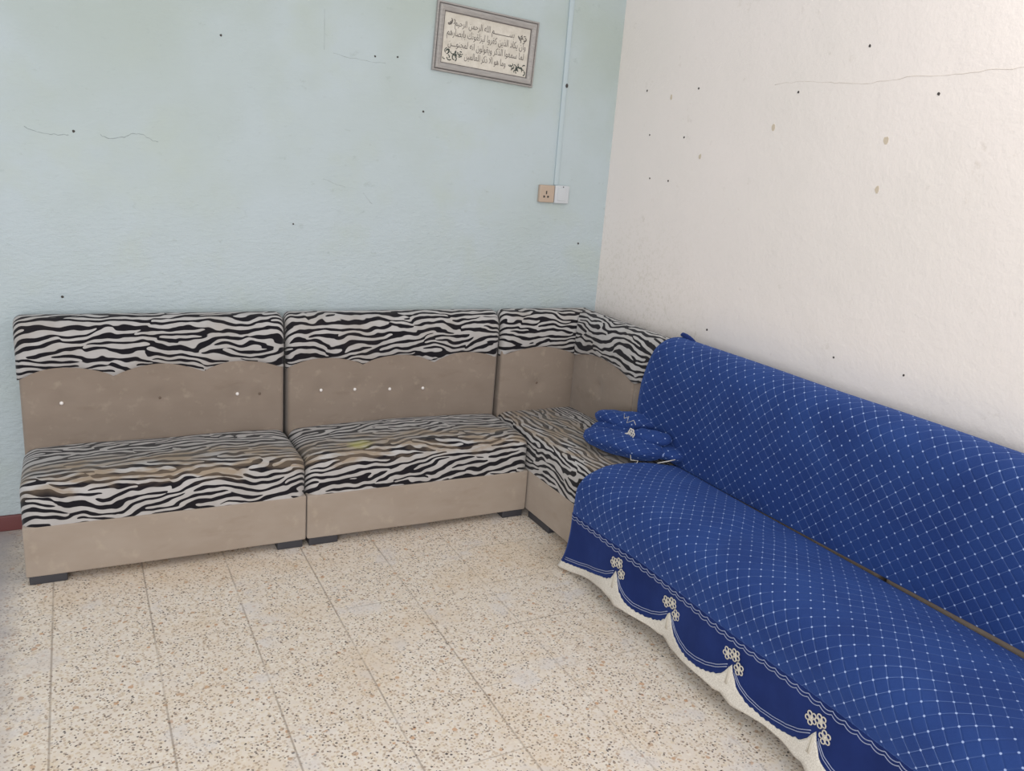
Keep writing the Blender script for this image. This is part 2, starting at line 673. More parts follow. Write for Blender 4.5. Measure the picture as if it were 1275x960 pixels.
# nail holes and filler marks: children of the walls
def disc(c, r, axis, depth, mat, name, parent, sq=1.0):
    bm = bmesh.new()
    n = 9
    a = []
    b = []
    for i in range(n):
        rr = r * (0.8 + 0.4 * random.random())
        u = math.cos(2 * PI * i / n) * rr
        v = math.sin(2 * PI * i / n) * rr * sq
        if axis == 'y':
            a.append(bm.verts.new((c[0] + u, YB - depth, c[1] + v)))
            b.append(bm.verts.new((c[0] + u * 1.15, YB + 0.004, c[1] + v * 1.15)))
        else:
            a.append(bm.verts.new((XR - depth, c[0] + u, c[1] + v)))
            b.append(bm.verts.new((XR + 0.004, c[0] + u * 1.15, c[1] + v * 1.15)))
    bm.faces.new(a)
    for i in range(n):
        bm.faces.new((a[i], b[i], b[(i + 1) % n], a[(i + 1) % n]))
    bmesh.ops.recalc_face_normals(bm, faces=bm.faces)
    return link(name, bm, mat, parent, smooth=False)


for (x, z, r) in [(-1.873, 2.009, .007), (-1.238, 2.008, .006), (-1.136, 2.017, .006), (-1.005, 1.802, .007), (-2.412, 1.599, .007),
                  (-1.583, 1.281, .005), (-0.117, 1.234, .007), (-2.485, .965, .007), (-0.274, 1.989, .009)]:
    disc((x, z), r * .72, 'y', 0.0012, M_HOLE, 'nail_hole', wall_back)
for (y, z, r) in [(-1.478, 2.091, .007), (-.214, 1.99, .006), (-.593, 1.986, .007), (-1.182, 1.95, .006), (-1.782, 1.924, .007), (-.274, 1.788, .006),
                  (-.535, 1.78, .006), (-.314, 1.589, .006), (-.458, 1.585, .006), (-.861, .965, .007), (-1.563, 1.009, .005), (-1.861, 1.02, .005)]:
    disc((y, z), r * .75, 'x', 0.0012, M_HOLE, 'nail_hole', wall_right)
for (y, z, r) in [(-1.079, 1.824, .016), (-1.615, 1.78, .016), (-1.616, 1.617, .014), (-.405, 1.955, .013), (-.66, 1.70, .013)]:
    disc((y, z), r * .6, 'x', 0.0008, M_FILL, 'filler_patch', wall_right, 1.4)


def crack(pts, axis, mat, parent, r=0.0022):
    P = []
    for (a, b), (c, d) in zip(pts, pts[1:]):
        for i in range(5):
            t = i / 5
            u = a + (c - a) * t
            v = b + (d - b) * t + (random.random() - .5) * 0.006
            P.append((u, YB, v) if axis == 'y' else (XR, u, v))
    P.append((pts[-1][0], YB, pts[-1][1]) if axis == 'y' else (XR, pts[-1][0], pts[-1][1]))
    rad = [r * .6 * (0.45 + 0.7 * random.random()) for _ in P]
    return link('plaster_crack', tube(P, rad, 5), mat, parent)


crack([(-2.574, 1.601), (-2.523, 1.585), (-2.466, 1.581), (-2.43, 1.584)], 'y', M_CRACK, wall_back)
crack([(-2.321, 1.593), (-2.288, 1.581), (-2.237, 1.591), (-2.208, 1.608), (-2.171, 1.605), (-2.142, 1.589), (-2.116, 1.585)], 'y', M_CRACK, wall_back)
crack([(-1.461, 2.168), (-1.459, 2.007)], 'y', M_CRACK, wall_back, 0.0016)
crack([(-1.421, 1.996), (-1.298, 1.985), (-1.19, 1.985)], 'y', M_CRACK, wall_back, 0.0013)
crack([(-1.456, 1.479), (-1.355, 1.45)], 'y', M_CRACK, wall_back, 0.0013)
crack([(-1.274, 1.43), (-1.231, 1.383)], 'y', M_CRACK, wall_back, 0.0013)
crack([(-1.053, 1.984), (-1.197, 1.989), (-1.315, 1.978), (-1.408, 1.972), (-1.512, 1.97), (-1.654, 1.981), (-1.8, 1.981), (-1.932, 1.986), (-2.06, 1.988), (-2.3, 1.984)],
      'x', M_CRACKR, wall_right, 0.0016)


# ------------------------------------------------------------------ sofas
def arches(u, zv, za, n):
    """u in 0..1 -> scalloped height"""
    return zv + (za - zv) * abs(math.sin(PI * n * u)) ** 0.75


def profile_top(zb):
    """(d, z) outline of the zebra roll; d is the distance in front of the local back datum y=0"""
    return [(-0.095, zb + 0.012), (-0.104, zb + 0.001), (-0.114, zb + 0.002), (-0.121, zb + 0.012), (-0.125, zb + 0.03),
            (-0.126, zb + (0.845 - zb) * 0.35 + 0.012), (-0.125, zb + (0.845 - zb) * 0.62), (-0.121, zb + (0.845 - zb) * 0.82), (-0.115, 0.855),
            (-0.105, 0.878), (-0.090, 0.896), (-0.068, 0.908), (-0.042, 0.912), (-0.018, 0.908), (0.002, 0.896), (0.014, 0.876),
            (0.018, 0.85), (0.018, 0.78), (0.016, 0.70), (-0.02, 0.70)]


def zebra_roll(name, x0f, x1f, zbf, mat, parent, n=72, uvo=(0, 0), cap0=True, cap1=True, to_world=None, endr=0.03):
    """x0f/x1f: functions of d giving the two ends, zbf(t) the scalloped lower edge"""
    bm = bmesh.new()
    uvl = bm.loops.layers.uv.verify()
    P = []
    U = []
    L = abs(x1f(-0.1) - x0f(-0.1))
    ts = []
    e = endr / L
    if cap0:
        ts += [e * (1 - math.cos(PI / 2 * i / 5)) for i in range(5)]
    else:
        ts += [0.0]
    t0 = e if cap0 else 0.0
    t1 = 1 - e if cap1 else 1.0
    ts += [t0 + (t1 - t0) * i / n for i in range(1 if not cap0 else 0, n)]
    if cap1:
        ts += [1 - x for x in reversed([e * (1 - math.cos(PI / 2 * i / 5)) for i in range(6)])]
    else:
        ts += [1.0]
    for t in ts:
        zb = zbf(t)
        row = []
        uvr = []
        pr = profile_top(zb)
        s = 1.0
        if cap0 and t < e:
            s = math.sqrt(max(0, 1 - ((e - t) / e) ** 2))
        if cap1 and t > 1 - e:
            s = math.sqrt(max(0, 1 - ((t - 1 + e) / e) ** 2))
        acc = 0
        last = None
        for (d, z) in pr:
            dd = -0.055 + (d + 0.055) * (0.45 + 0.55 * s)
            zz = z if z < zb + 0.05 else z - (1 - s) * 0.030 * min(1, (z - zb - .05) / 0.1)
            wob = 0.004 * mnoise.noise(Vector((t * L * 6 + uvo[0], z * 7, uvo[1])))
            dd += wob
            x = x0f(dd) + t * (x1f(dd) - x0f(dd))
            if last is not None:
                acc += math.hypot(d - last[0], z - last[1])
            else:
                acc = z
            last = (d, z)
            p = Vector((x, dd, zz))
            uvr.append((x + uvo[0], acc + uvo[1]))
            row.append(to_world(p) if to_world else p)
        P.append(row)
        U.append(uvr)
    V = quad_grid(bm, P, U, uvl=uvl)
    for i, c in ((0, cap0), (-1, cap1)):
        if c:
            f = bm.faces.new(V[i])
            for lp, uv in zip(f.loops, U[i]):
                lp[uvl].uv = uv
    # underside closing strip
    bmesh.ops.recalc_face_normals(bm, faces=bm.faces)
    return link(name, bm, mat, parent)


def legs(parent, spots, h=0.034):
    for (x0, x1, y0, y1) in spots:
        bm = bmesh.new()
        rbox((x0, y0, 0.0), (x1, y1, h + 0.002), 0.004, (1, 1, 1), bm=bm)
        link('leg', bm, M_LEG, parent)


def crown(lo, hi, amt, seed, sag=0.0):
    cx = (lo[0] + hi[0]) / 2
    cy = (lo[1] + hi[1]) / 2
    hx = (hi[0] - lo[0]) / 2
    hy = (hi[1] - lo[1]) / 2

    def f(p):
        k = max(0, (p.z - 0.225) / (hi[2] - 0.225))
        a = max(0, 1 - abs((p.x - cx) / hx) ** 3) * max(0, 1 - abs((p.y - cy) / hy) ** 3)
        p.z += k * (amt * a + 0.008 * mnoise.noise(Vector((p.x * 3.1 + seed, p.y * 3.3, seed))) * min(1, a * 2))
        b = max(0, 1 - abs((p.x - cx) / hx) ** 4)
        if p.y < cy:
            p.y -= 0.010 * math.sin(PI * min(1, max(0, k))) * b * (1 if p.y < lo[1] + 0.05 else 0.4)
        return p
    return f


def make_sofa(label, loc, rz, W, yf, seat_mat, uvo, buttons=(), dents=(), legs_at=None, wide_gap=True):
    """local frame: x 0..W along the wall, y=0 the back datum, front face at y=yf"""
    t = thing('sofa_module', label, 'sofa', loc, rz, 'zebra sofa modules')
    g = 0.0025
    # base
    bm = rbox((g, yf - 0.002, 0.034), (W - g, 0.0, 0.229), 0.007, (14, 6, 4),
              deform=lambda p: Vector((p.x, p.y - 0.004 * math.sin(PI * p.x / W) * (1 if p.y < yf + .02 else 0), p.z + 0.0025 * mnoise.noise(Vector((p.x * 4 + uvo[0], 0, 1))))))
    link('base', bm, M_SUEDE, t)
    # seat cushion
    lo = (g * .5, yf, 0.175)
    hi = (W - g * .5, -0.085, 0.398)
    bm = rbox(lo, hi, 0.050, (26, 12, 3), deform=crown(lo, hi, 0.020, uvo[0]),
              uvf=lambda p: (p.x + uvo[0], p.z + (p.y - yf) * 0.88))
    link('seat', bm, seat_mat, t)
    # back panel in suede
    b0, b1 = 0.007, W - 0.012

    def bdef(p):
        if p.y < -0.06:
            k = max(0, 1 - abs((p.x - W / 2) / (W / 2)) ** 6) * max(0, math.sin(PI * (min(max(p.z, .36), .76) - .36) / .40))
            p.y -= 0.012 * k
            for (bx, bz) in list(buttons) + list(dents):
                d = math.hypot(p.x - bx, (p.z - bz))
                p.y += 0.011 * math.exp(-(d / 0.035) ** 2)
            p.y += 0.003 * mnoise.noise(Vector((p.x * 5 + uvo[0], p.z * 6, 2)))
        return p
    bm = rbox((b0, -0.112, 0.20), (b1, 0.012, 0.80), 0.018, (60, 3, 34), deform=bdef)
    link('back_panel', bm, M_SUEDE_BACK, t)
    zebra_roll('headrest', lambda d: -0.001, lambda d: W - 0.009, lambda u: arches(u, 0.664, 0.712, 3), M_ZT, t, uvo=uvo)
    for (bx, bz) in buttons:
        bm = bmesh.new()
        ellipsoid(bm, (bx, -0.1155, bz), 0.0075, 0.006, 0.0075)
        link('button', bm, M_PEARL, t)
    for (bx, bz) in dents:
        bm = bmesh.new()
        ellipsoid(bm, (bx, -0.112, bz), 0.006, 0.004, 0.006)
        link('bare_button_mount', bm, M_BTN, t)
    legs(t, legs_at or [(0.012, 0.135, yf + .004, yf + .10), (W - .118, W - .014, yf + .004, yf + .10), (.012, .13, -.12, -.02), (W - .13, W - .012, -.12, -.02)])
    return t


X1, X2, X3 = -2.6545, -1.641, -0.603
YF = -0.489
s1 = make_sofa('zebra print and taupe sofa module at the far left, two pearl buttons on its back', (X1, 0, 0), 0, X2 - X1, YF, M_ZS, (0.0, 0.0),
               buttons=[(-2.510 - X1, .574), (-1.850 - X1, .572)], dents=[(-2.155 - X1, .573), (-1.757 - X1, .566)])
s2 = make_sofa('zebra print and taupe sofa module with four pearl buttons and a yellow seat stain', (X2, 0, 0), 0, X3 - X2, YF, M_ZSY, (-1.641, 0.0),
               buttons=[(-1.490 - X2, .567), (-1.335 - X2, .562), (-1.168 - X2, .554), (-1.003 - X2, .549)])

# --- corner module
cm = thing('corner_sofa_module', 'L-shaped zebra print corner module joining the two sofa runs under the room corner', 'sofa', (0, 0, 0), 0, 'zebra sofa modules')
XI, YI = -0.165, -0.112      # inner corner of the two back panels
YS = -0.637                  # seam between the two back panels of the right wing
YE = -1.120                  # where the corner module ends along the right wall
XF = -0.602
bm = rbox((XF + .002, YE + .002, 0.034), (0.0, 0.0, 0.229), 0.007, (8, 12, 4))
link('base', bm, M_SUEDE, cm)
lo = (XF + 0.003, YE + .001, 0.175)
hi = (-0.125, -0.080, 0.398)
bm = rbox(lo, hi, 0.045, (18, 30, 3), deform=crown(lo, hi, 0.016, 5.0),
          uvf=lambda p: (-p.y * 1.0, p.z + (p.x - XF) * 1.1 + 0.06 * p.y))
link('seat', bm, M_ZC, cm)


def cdef_a(p):
    if p.y < -0.06:
        k = max(0, 1 - abs((p.x + .385) / .225) ** 4) * max(0, math.sin(PI * (min(max(p.z, .36), .76) - .36) / .40))
        p.y -= 0.014 * k
        p.y += 0.012 * math.exp(-(math.hypot(p.x + .383, p.z - .542) / 0.035) ** 2)
    return p


def cdef_b(p):
    if p.x < -0.11:
        k = max(0, 1 - abs((p.y + .37) / .27) ** 4) * max(0, math.sin(PI * (min(max(p.z, .36), .76) - .36) / .40))
        p.x -= 0.014 * k
        p.x += 0.012 * math.exp(-(math.hypot(p.y + .37, p.z - .582) / 0.035) ** 2)
    return p


bm = rbox((X3 + 0.008, -0.112, 0.20), (-0.155, 0.012, 0.80), 0.012, (30, 3, 30), deform=cdef_a)
o = link('back_panel', bm, M_SUEDE_BACK, cm)
bm = rbox((XI - 0.004, YS, 0.20), (-0.04, -0.106, 0.80), 0.012, (3, 34, 30), deform=cdef_b)
link('back_panel', bm, M_SUEDE_BACK, cm)
bm = rbox((XI - 0.004, YE + 0.008, 0.20), (-0.04, YS - 0.001, 0.80), 0.012, (3, 20, 10))
link('back_panel', bm, M_SUEDE_BACK, cm)
OFF = -0.065                 # the right wing sits 6.5 cm further from its wall


def wing_edge(u):
    y = 0.10 + u * (-YE - 0.10)
    if y < -YS:
        return 0.664 + .058 * math.sin(PI * (0.06 + 0.94 * (y - 0.10) / (-YS - 0.10))) ** .8
    return 0.664 + .05 * math.sin(PI * min(1, (y + YS) / 0.48)) ** .8 if y + YS < 0.48 else 0.664


zebra_roll('headrest', lambda d: X3 + 0.004, lambda d: d - 0.053, lambda u: 0.672 + .052 * math.sin(PI * (0.04 + u * 0.93)) ** .8, M_ZT, cm, n=36,
           uvo=(.4, .31), cap1=False)
zebra_roll('headrest', lambda d: -d - OFF - 0.053, lambda d: -YE - 0.006,
           wing_edge, M_ZT, cm, n=36, uvo=(3.3, .12), cap0=False,
           to_world=lambda p: Vector((p.y + OFF, -p.x, p.z)))
for c in ((-0.383, -0.1135, .542, 'y'), (-0.1665, -0.37, .582, 'x')):
    bm = bmesh.new()
    if c[3] == 'y':
        ellipsoid(bm, c[:3], .007, .004, .007)
    else:
        ellipsoid(bm, c[:3], .004, .007, .007)
    link('button', bm, M_BTN, cm)
legs(cm, [(XF + .006, XF + .10, -.700, -.505), (XF + .006, XF + .10, YE + .01, YE + .13), (-.14, -.05, YE + .02, YE + .10), (-.14, -.05, -.13, -.05)])

# --- right-hand modules under the blue cloths (local x runs towards the camera)
WR = 0.95
YFR = XF - OFF
s3 = make_sofa('zebra and taupe sofa module hidden under the blue cloths, next to the corner module', (OFF, YE - 0.006, 0), -PI / 2, WR, YFR, M_ZS, (5.2, 0.0),
               legs_at=[(.02, .14, YFR + .004, YFR + .10), (WR - .13, WR - .012, YFR + .004, YFR + .10), (.012, .13, -.12, -.02), (WR - .13, WR - .012, -.12, -.02)])
s4 = make_sofa('sofa module hidden under the blue cloths, nearest the viewer along the right wall', (OFF, YE - 0.012 - WR, 0), -PI / 2, WR, YFR, M_ZS, (7.7, 0.0))

# ------------------------------------------------------------------ blue cloths
YA, YZ = -1.012, -2.98       # seat cloth, start and end along the wall
YBA = -0.842                 # back cloth start


def wob(a, b, c, s=1.0):
    return mnoise.noise(Vector((a, b, c))) * s


def cloth(name, label, cat, ys, prof, uv0, mat, edge_wave=None, root=None):
    """prof(y) -> list of (x, z); uv = (y, arc length)"""
    bm = bmesh.new()
    uvl = bm.loops.layers.uv.verify()
    P = []
    U = []
    for y in ys:
        pr = prof(y)
        row = []
        ur = []
        acc = 0
        last = None
        for j, (x, z) in enumerate(pr):
            if last:
                acc += math.hypot(x - last[0], z - last[1])
            last = (x, z)
            yy = y + (edge_wave(y, acc) if edge_wave else 0)
            row.append(Vector((x, yy, z)))
            ur.append((y, acc + uv0))
        P.append(row)
        U.append(ur)
    quad_grid(bm, P, U, uvl=uvl)
    bmesh.ops.recalc_face_normals(bm, faces=bm.faces)
    return bm


def smooth_poly(pts, n=6):
    """Catmull-Rom through 2D points"""
    out = []
    for i in range(len(pts) - 1):
        p0 = pts[max(i - 1, 0)]
        p1 = pts[i]
        p2 = pts[i + 1]
        p3 = pts[min(i + 2, len(pts) - 1)]
        for s in range(n):
            t = s / n
            out.append(tuple(0.5 * (2 * p1[k] + (p2[k] - p0[k]) * t + (2 * p0[k] - 5 * p1[k] + 4 * p2[k] - p3[k]) * t * t
                                    + (-p0[k] + 3 * p1[k] - 3 * p2[k] + p3[k]) * t ** 3) for k in (0, 1)))
    out.append(tuple(pts[-1]))
    return out


def solid(o, th=0.003):
    m = o.modifiers.new('thickness', 'SOLIDIFY')
    m.thickness = th
    m.offset = 0
    return o


def ylist(a, b, step):
    n = max(2, int(abs(b - a) / step))
    return [a + (b - a) * i / n for i in range(n + 1)]


ZSEAM = 0.250                # stitch line between quilted top and plain skirt


def seat_prof(y):
    dip = 0.012 * math.exp(-((y + 1.71) / 0.06) ** 2)
    n = wob(y * 2.3, 1.1, 3.0, 0.010)
    n2 = wob(y * 3.7, 4.1, 2.0, 0.008)
    pts = [(-0.212 + wob(y * 2, 7, 1, .004), 0.419), (-0.27, 0.432 - dip + n), (-0.38, 0.446 - dip * 1.2 + n), (-0.49, 0.442 - dip + n2),
           (-0.575, 0.430 - dip + n2), (-0.634, 0.404 - dip * .5), (-0.666 + n2 * .5, 0.356), (-0.676 + n2 * .7, 0.303), (-0.680 + n, ZSEAM)]
    return smooth_poly(pts, 5)


sc_root = thing('sofa_throw', 'quilted blue cloth with silver dots over the right sofa seats, lace-edged skirt hanging in front', 'sofa cover', (-.4, -2.0, 0))
inv = Vector((-.4, -2.0, 0))


def place(o, root_loc):
    """geometry was written in world coordinates: bring it into the root's frame"""
    for v in o.data.vertices:
        v.co -= root_loc
    return o


ysS = ylist(YA, YZ, 0.02)
bm = cloth('seat_cloth', None, None, ysS, seat_prof, 0.0, M_BLUE,
           edge_wave=lambda y, a: (0.010 * wob(a * 9, 1, 2) - 0.045 * max(0, 1 - a / .36)) * max(0, 1 - (YA - y) / .25))
o = place(link('quilted_top', bm, M_BLUE, sc_root), inv)
solid(o)

# skirt: scalloped velvet, lace below
FY = [-1.012, -1.362, -1.672, -1.998, -2.335, -2.665, -2.985]     # flower positions


def scal(y):
    """0 at a flower, 1 in the middle of a swag"""
    for a, b in zip(FY, FY[1:]):
        if b <= y <= a:
            t = (a - y) / (a - b)
            return t
    return 0.5


EDGE = [(0.0, 0.160), (0.045, 0.128), (0.12, 0.090), (0.25, 0.070), (0.42, 0.063), (0.60, 0.066), (0.76, 0.080), (0.88, 0.098), (0.945, 0.118), (0.975, 0.140), (1.0, 0.160)]
HEM = [(0.0, 0.046), (0.08, 0.036), (0.25, 0.045), (0.45, 0.051), (0.68, 0.051), (0.86, 0.046), (0.95, 0.054), (1.0, 0.046)]
SWAG = [(0.0, 0.170), (0.06, 0.138), (0.14, 0.112), (0.25, 0.096), (0.40, 0.088), (0.55, 0.092), (0.70, 0.103), (0.84, 0.122), (0.94, 0.143), (1.0, 0.155)]


EDGE0 = [(0.0, 0.030), (0.25, 0.042), (0.5, 0.060), (0.72, 0.085), (0.88, 0.102), (0.945, 0.118), (0.975, 0.140), (1.0, 0.160)]
HEM0 = [(0.0, 0.010), (0.2, 0.014), (0.5, 0.036), (0.8, 0.052), (1.0, 0.046)]
SWAG0 = [(0.0, 0.054), (0.3, 0.070), (0.6, 0.096), (0.84, 0.124), (0.94, 0.145), (1.0, 0.156)]


def z_blue(y):      # lower edge of the blue velvet
    return interp(EDGE0 if y > FY[1] else EDGE, scal(y))


def z_hem(y):       # lower edge of the lace
    return interp(HEM0 if y > FY[1] else HEM, scal(y)) + wob(y * 7, 3, 3, 0.006)


def skirt_x(y, z):
    k = (ZSEAM - z) / ZSEAM
    base = -0.680 + wob(y * 2.3, 1.1, 3.0, 0.010)
    flare = 0.022 * k + 0.016 * k * math.sin(y * 13.0 + 1.0) + wob(y * 6, k * 1.5, 9, 0.016 * k)
    flare += 0.012 * k * k * math.exp(-((y - YA) / 0.09) ** 2)
    return base - flare


def skirt_y(y, z):
    k = (ZSEAM - z) / ZSEAM
    return y + max(0, 1 - (YA - y) / .16) * (0.020 * k ** 3 - 0.022 * math.sin(PI * k))


bm = bmesh.new()
P = []
for y in ylist(YA, YZ, 0.0105):
    row = []
    zb = z_blue(y)
    for j in range(13):
        z = ZSEAM + (zb - ZSEAM) * j / 12
        row.append(Vector((skirt_x(y, z), skirt_y(y, z), z)))
    P.append(row)
quad_grid(bm, P)
bmesh.ops.recalc_face_normals(bm, faces=bm.faces)
o = place(link('skirt', bm, M_BLUEP, sc_root), inv)
solid(o)

bm = bmesh.new()
P = []
for y in ylist(YA, YZ, 0.0105):
    row = []
    zb = z_blue(y) + 0.006 + 0.004 * abs(math.sin(y * 150)) + wob(y * 60, 0, 5, 0.004)
    zh = z_hem(y)
    for j in range(7):
        z = zb + (zh - zb) * j / 6
        row.append(Vector((skirt_x(y, z) - 0.0022, skirt_y(y, z), z)))
    P.append(row)
quad_grid(bm, P)
bmesh.ops.recalc_face_normals(bm, faces=bm.faces)
o = place(link('lace_hem', bm, M_LACE, sc_root), inv)
solid(o, 0.002)

# double silver scalloped stitch line
bm = bmesh.new()
for off in (0.0, 0.0105):
    pts = []
    for y in ylist(YA - .004, YZ, 0.004):
        ph = ((y + 1.05) / 0.0425) % 1.0
        z = ZSEAM - 0.004 - off - 0.008 * math.sin(PI * ph) ** .8
        pts.append((skirt_x(y, z) - 0.003, skirt_y(y, z), z))
    tube(pts, 0.0016, 4, bm)
place(link('silver_braid', bm, M_SILVER, sc_root), inv)

# silver swags above the lace
bm = bmesh.new()
for a, b in zip(FY, FY[1:]):
    for off in (0.0, 0.009):
        pts = []
        for i in range(29):
            t = 0.05 + 0.91 * i / 28
            y = a + (b - a) * t
            if y > YA - .004:
                continue
            z = interp(SWAG0 if a == FY[0] else SWAG, t) + off
            pts.append((skirt_x(y, z) - 0.003, skirt_y(y, z), z))
        tube(pts, 0.0016, 4, bm)
place(link('silver_swag', bm, M_SILVER, sc_root), inv)

# embroidered flower sprigs
for fy in FY[1:-1]:
    bm = bmesh.new()
    fx = skirt_x(fy, .16) - 0.004
    stem = []
    for z in (0.095, 0.115, 0.135, 0.152):
        stem.append((skirt_x(fy, z) - 0.004, fy, z))
    tube(stem, [0.003, 0.003, 0.003, 0.003], 6, bm)
    tube([(p[0], p[1] + 0.007 - i * 0.001, p[2]) for i, p in enumerate(stem)], 0.002, 6, bm)
    for (cy, cz) in ((0.023, .188), (-0.008, .198), (-0.034, .166)):
        for q in range(5):
            an = 2 * PI * q / 5 + cy * 40
            yy = fy + cy + math.cos(an) * 0.0125
            zz = cz + math.sin(an) * 0.0125
            pts = [(skirt_x(fy, zz) - 0.004, yy + 0.0072 * math.cos(2 * PI * s / 9), zz + 0.0072 * math.sin(2 * PI * s / 9)) for s in range(9)]
            tube(pts, 0.0022, 5, bm, closed=True)
        ellipsoid(bm, (skirt_x(fy, cz) - 0.004, fy + cy, cz), .003, .006, .006, 8, 5)
    place(link('lace_flower', bm, M_FLOWER, sc_root), inv)

# --- back cloth
bc_loc = Vector((-0.1, -1.8, 0.42))
bc = thing('sofa_back_throw', 'quilted blue cloth with silver dots hanging over the backrests along the right wall', 'sofa cover', bc_loc)


def back_prof(y):
    n = wob(y * 2.1, 5.1, 3.0, 0.006)
    n2 = wob(y * 3.1, 9.1, 1.0, 0.007)
    lift = 0.016 * min(1, max(0, (-1.35 - y) / 1.1)) - 0.012
    o = OFF
    pts = [(o + 0.030, 0.80), (o + 0.034, 0.865), (o + 0.022, 0.905), (o - 0.006, 0.924 + n * .4), (o - 0.045, 0.927 + n * .6), (o - 0.082, 0.917 + n * .5), (o - 0.112, 0.894),
           (o - 0.131, 0.862 + n * .5), (o - 0.141 + n * .5, 0.80), (o - 0.145 + n, 0.72), (o - 0.143 + n2, 0.64), (o - 0.140 + n2, 0.56), (o - 0.136 + n2 * .6, 0.48),
           (o - 0.134, 0.445 + lift), (o - 0.134, 0.428 + lift)]
    return smooth_poly(pts, 4)


bm = cloth('back', None, None, ylist(YBA, YZ, 0.022), back_prof, 0.013, M_BLUE,
           edge_wave=lambda y, a: (0.010 * wob(a * 8, 4, 2) + 0.098 * min(1, max(0, a - .15) / .3)) * max(0, 1 - (YBA - y) / .25))
o = place(link('quilted_cloth', bm, M_BLUE, bc), bc_loc)
solid(o)
# little rolled tuft of cloth standing up over the top edge
bm = bmesh.new()
pts = [(-0.080, -0.822, 0.936), (-0.081, -0.832, 0.939), (-0.082, -0.852, 0.938), (-0.082, -0.878, 0.934), (-0.083, -0.905, 0.928), (-0.083, -0.925, .922)]
tube(pts, [0.005, 0.0105, 0.0115, 0.0105, 0.009, 0.006], 9, bm)
place(link('rolled_edge', bm, M_BLUEP, bc), bc_loc)

# --- crumpled end of cloth on the corner seat
bl = Vector((-0.27, -0.80, 0.41))
bd = thing('crumpled_cloth', 'crumpled bundle of dotted blue cloth with white lace tip on the zebra corner seat', 'cloth', bl)


def fold(bm, c, ax, r, L, bend=0.0, seed=0, flat=0.6):
    """a soft closed roll of cloth along the horizontal direction ax"""
    d = Vector((math.cos(ax), math.sin(ax), 0))
    s = Vector((-math.sin(ax), math.cos(ax), 0))
    n = 22
    m = 18
    rows = []
    for i in range(n + 1):
        t = -1 + 2 * i / n
        e = max(0.03, (1 - abs(t) ** 3.0)) ** 0.5
        row = []
        for j in range(m):
            a = 2 * PI * j / m
            rr = r * e * (1 + 0.16 * mnoise.noise(Vector((t * 2.2 + seed, math.cos(a) * 1.1, math.sin(a) * 1.1 + seed))))
            p = Vector(c) + d * (t * L) + s * (math.cos(a) * rr + bend * t * t) + Vector((0, 0, 1)) * (math.sin(a) * rr * flat)
            row.append(bm.verts.new(p))
        rows.append(row)
    uvl = bm.loops.layers.uv.verify()
    for i in range(n):
        for j in range(m):
            q = [(i, j), (i, j + 1), (i + 1, j + 1), (i + 1, j)]
            f = bm.faces.new([rows[a][b % m] for a, b in q])
            for lp, (a, b) in zip(f.loops, q):
                lp[uvl].uv = (seed * .37 + 2 * L * a / n, 2 * PI * r * 0.8 * b / m)
    bm.faces.new(rows[0][::-1])
    bm.faces.new(rows[-1])


bm = bmesh.new()
fold(bm, (-0.365, -0.860, 0.466), math.radians(-66), 0.082, 0.195, 0.02, 1, 0.62)     # lower, front fold
fold(bm, (-0.285, -0.800, 0.478), math.radians(-60), 0.066, 0.190, 0.0, 21, 0.6)    # body of the bundle
fold(bm, (-0.258, -0.745, 0.524), math.radians(-54), 0.066, 0.160, 0.01, 4, 0.62)     # upper fold against the back
fold(bm, (-0.278, -0.945, 0.518), math.radians(-52), 0.038, 0.090, 0.0, 9, 0.8)      # small roll with the lace tip
fold(bm, (-0.235, -0.985, 0.462), math.radians(-60), 0.055, 0.110, 0.0, 12, 0.55)     # tail running into the seat crease
for v in bm.verts:
    p = v.co
    w = mnoise.noise(p * 11.0) * 0.010 + mnoise.noise(Vector((p.x * 30, p.y * 9, p.z * 30))) * 0.005
    d = Vector((p.x + 0.28, p.y + 0.84, (p.z - 0.44) * 1.5))
    if d.length > 0.01:
        v.co = p + d.normalized() * w
    v.co.z = max(v.co.z, 0.4185)
bmesh.ops.recalc_face_normals(bm, faces=bm.faces)
bundle = place(link('bundle', bm, M_BLUE, bd), bl)
bm = bmesh.new()
LT = Vector((-0.345, -0.905, 0.528))
for q in range(6):
    an = 2 * PI * q / 6
    pts = []
    for sgm in range(9):
        b = 2 * PI * sgm / 9
        pts.append((LT.x - .006, LT.y + 0.014 * math.cos(an) + 0.0075 * math.cos(b), LT.z + 0.014 * math.sin(an) + 0.0075 * math.sin(b)))
    tube(pts, 0.003, 5, bm, closed=True)
tube([LT + Vector(v) for v in ((0, .012, 0), (-.010, .030, -.012), (-.016, .052, -.020), (-.018, .075, -.022), (-.012, .095, -.016))], [.004, .005, .0035, .0025, .0015], 5, bm)
place(link('lace_tip', bm, M_LACE, bd), bl)
for nm, pts, rr in (('silver_braid', [(-.300, -.770, .568), (-.320, -.800, .560), (-.305, -.812, .572), (-.330, -.835, .552), (-.305, -.850, .566), (-.315, -.880, .556)], .0013),
                    ('loose_thread', [(-.415, -1.00, .470), (-.425, -1.02, .455), (-.400, -1.035, .455), (-.420, -1.045, .430)], .0016),
                    ('loose_thread', [(-.300, -1.04, .436), (-.265, -1.065, .450), (-.235, -1.075, .458)], .0024)):
    place(link(nm, tube(pts, rr, 5), M_LACE, bd), bl)

# ------------------------------------------------------------------ framed calligraphy
FW, FH = 0.512, 0.290
fr = thing('picture_frame', 'grey framed Arabic calligraphy hanging slightly crooked on the pale blue wall', 'picture', (-0.7155, YB, 2.117))
fr.rotation_euler = (0, math.radians(2.6), 0)


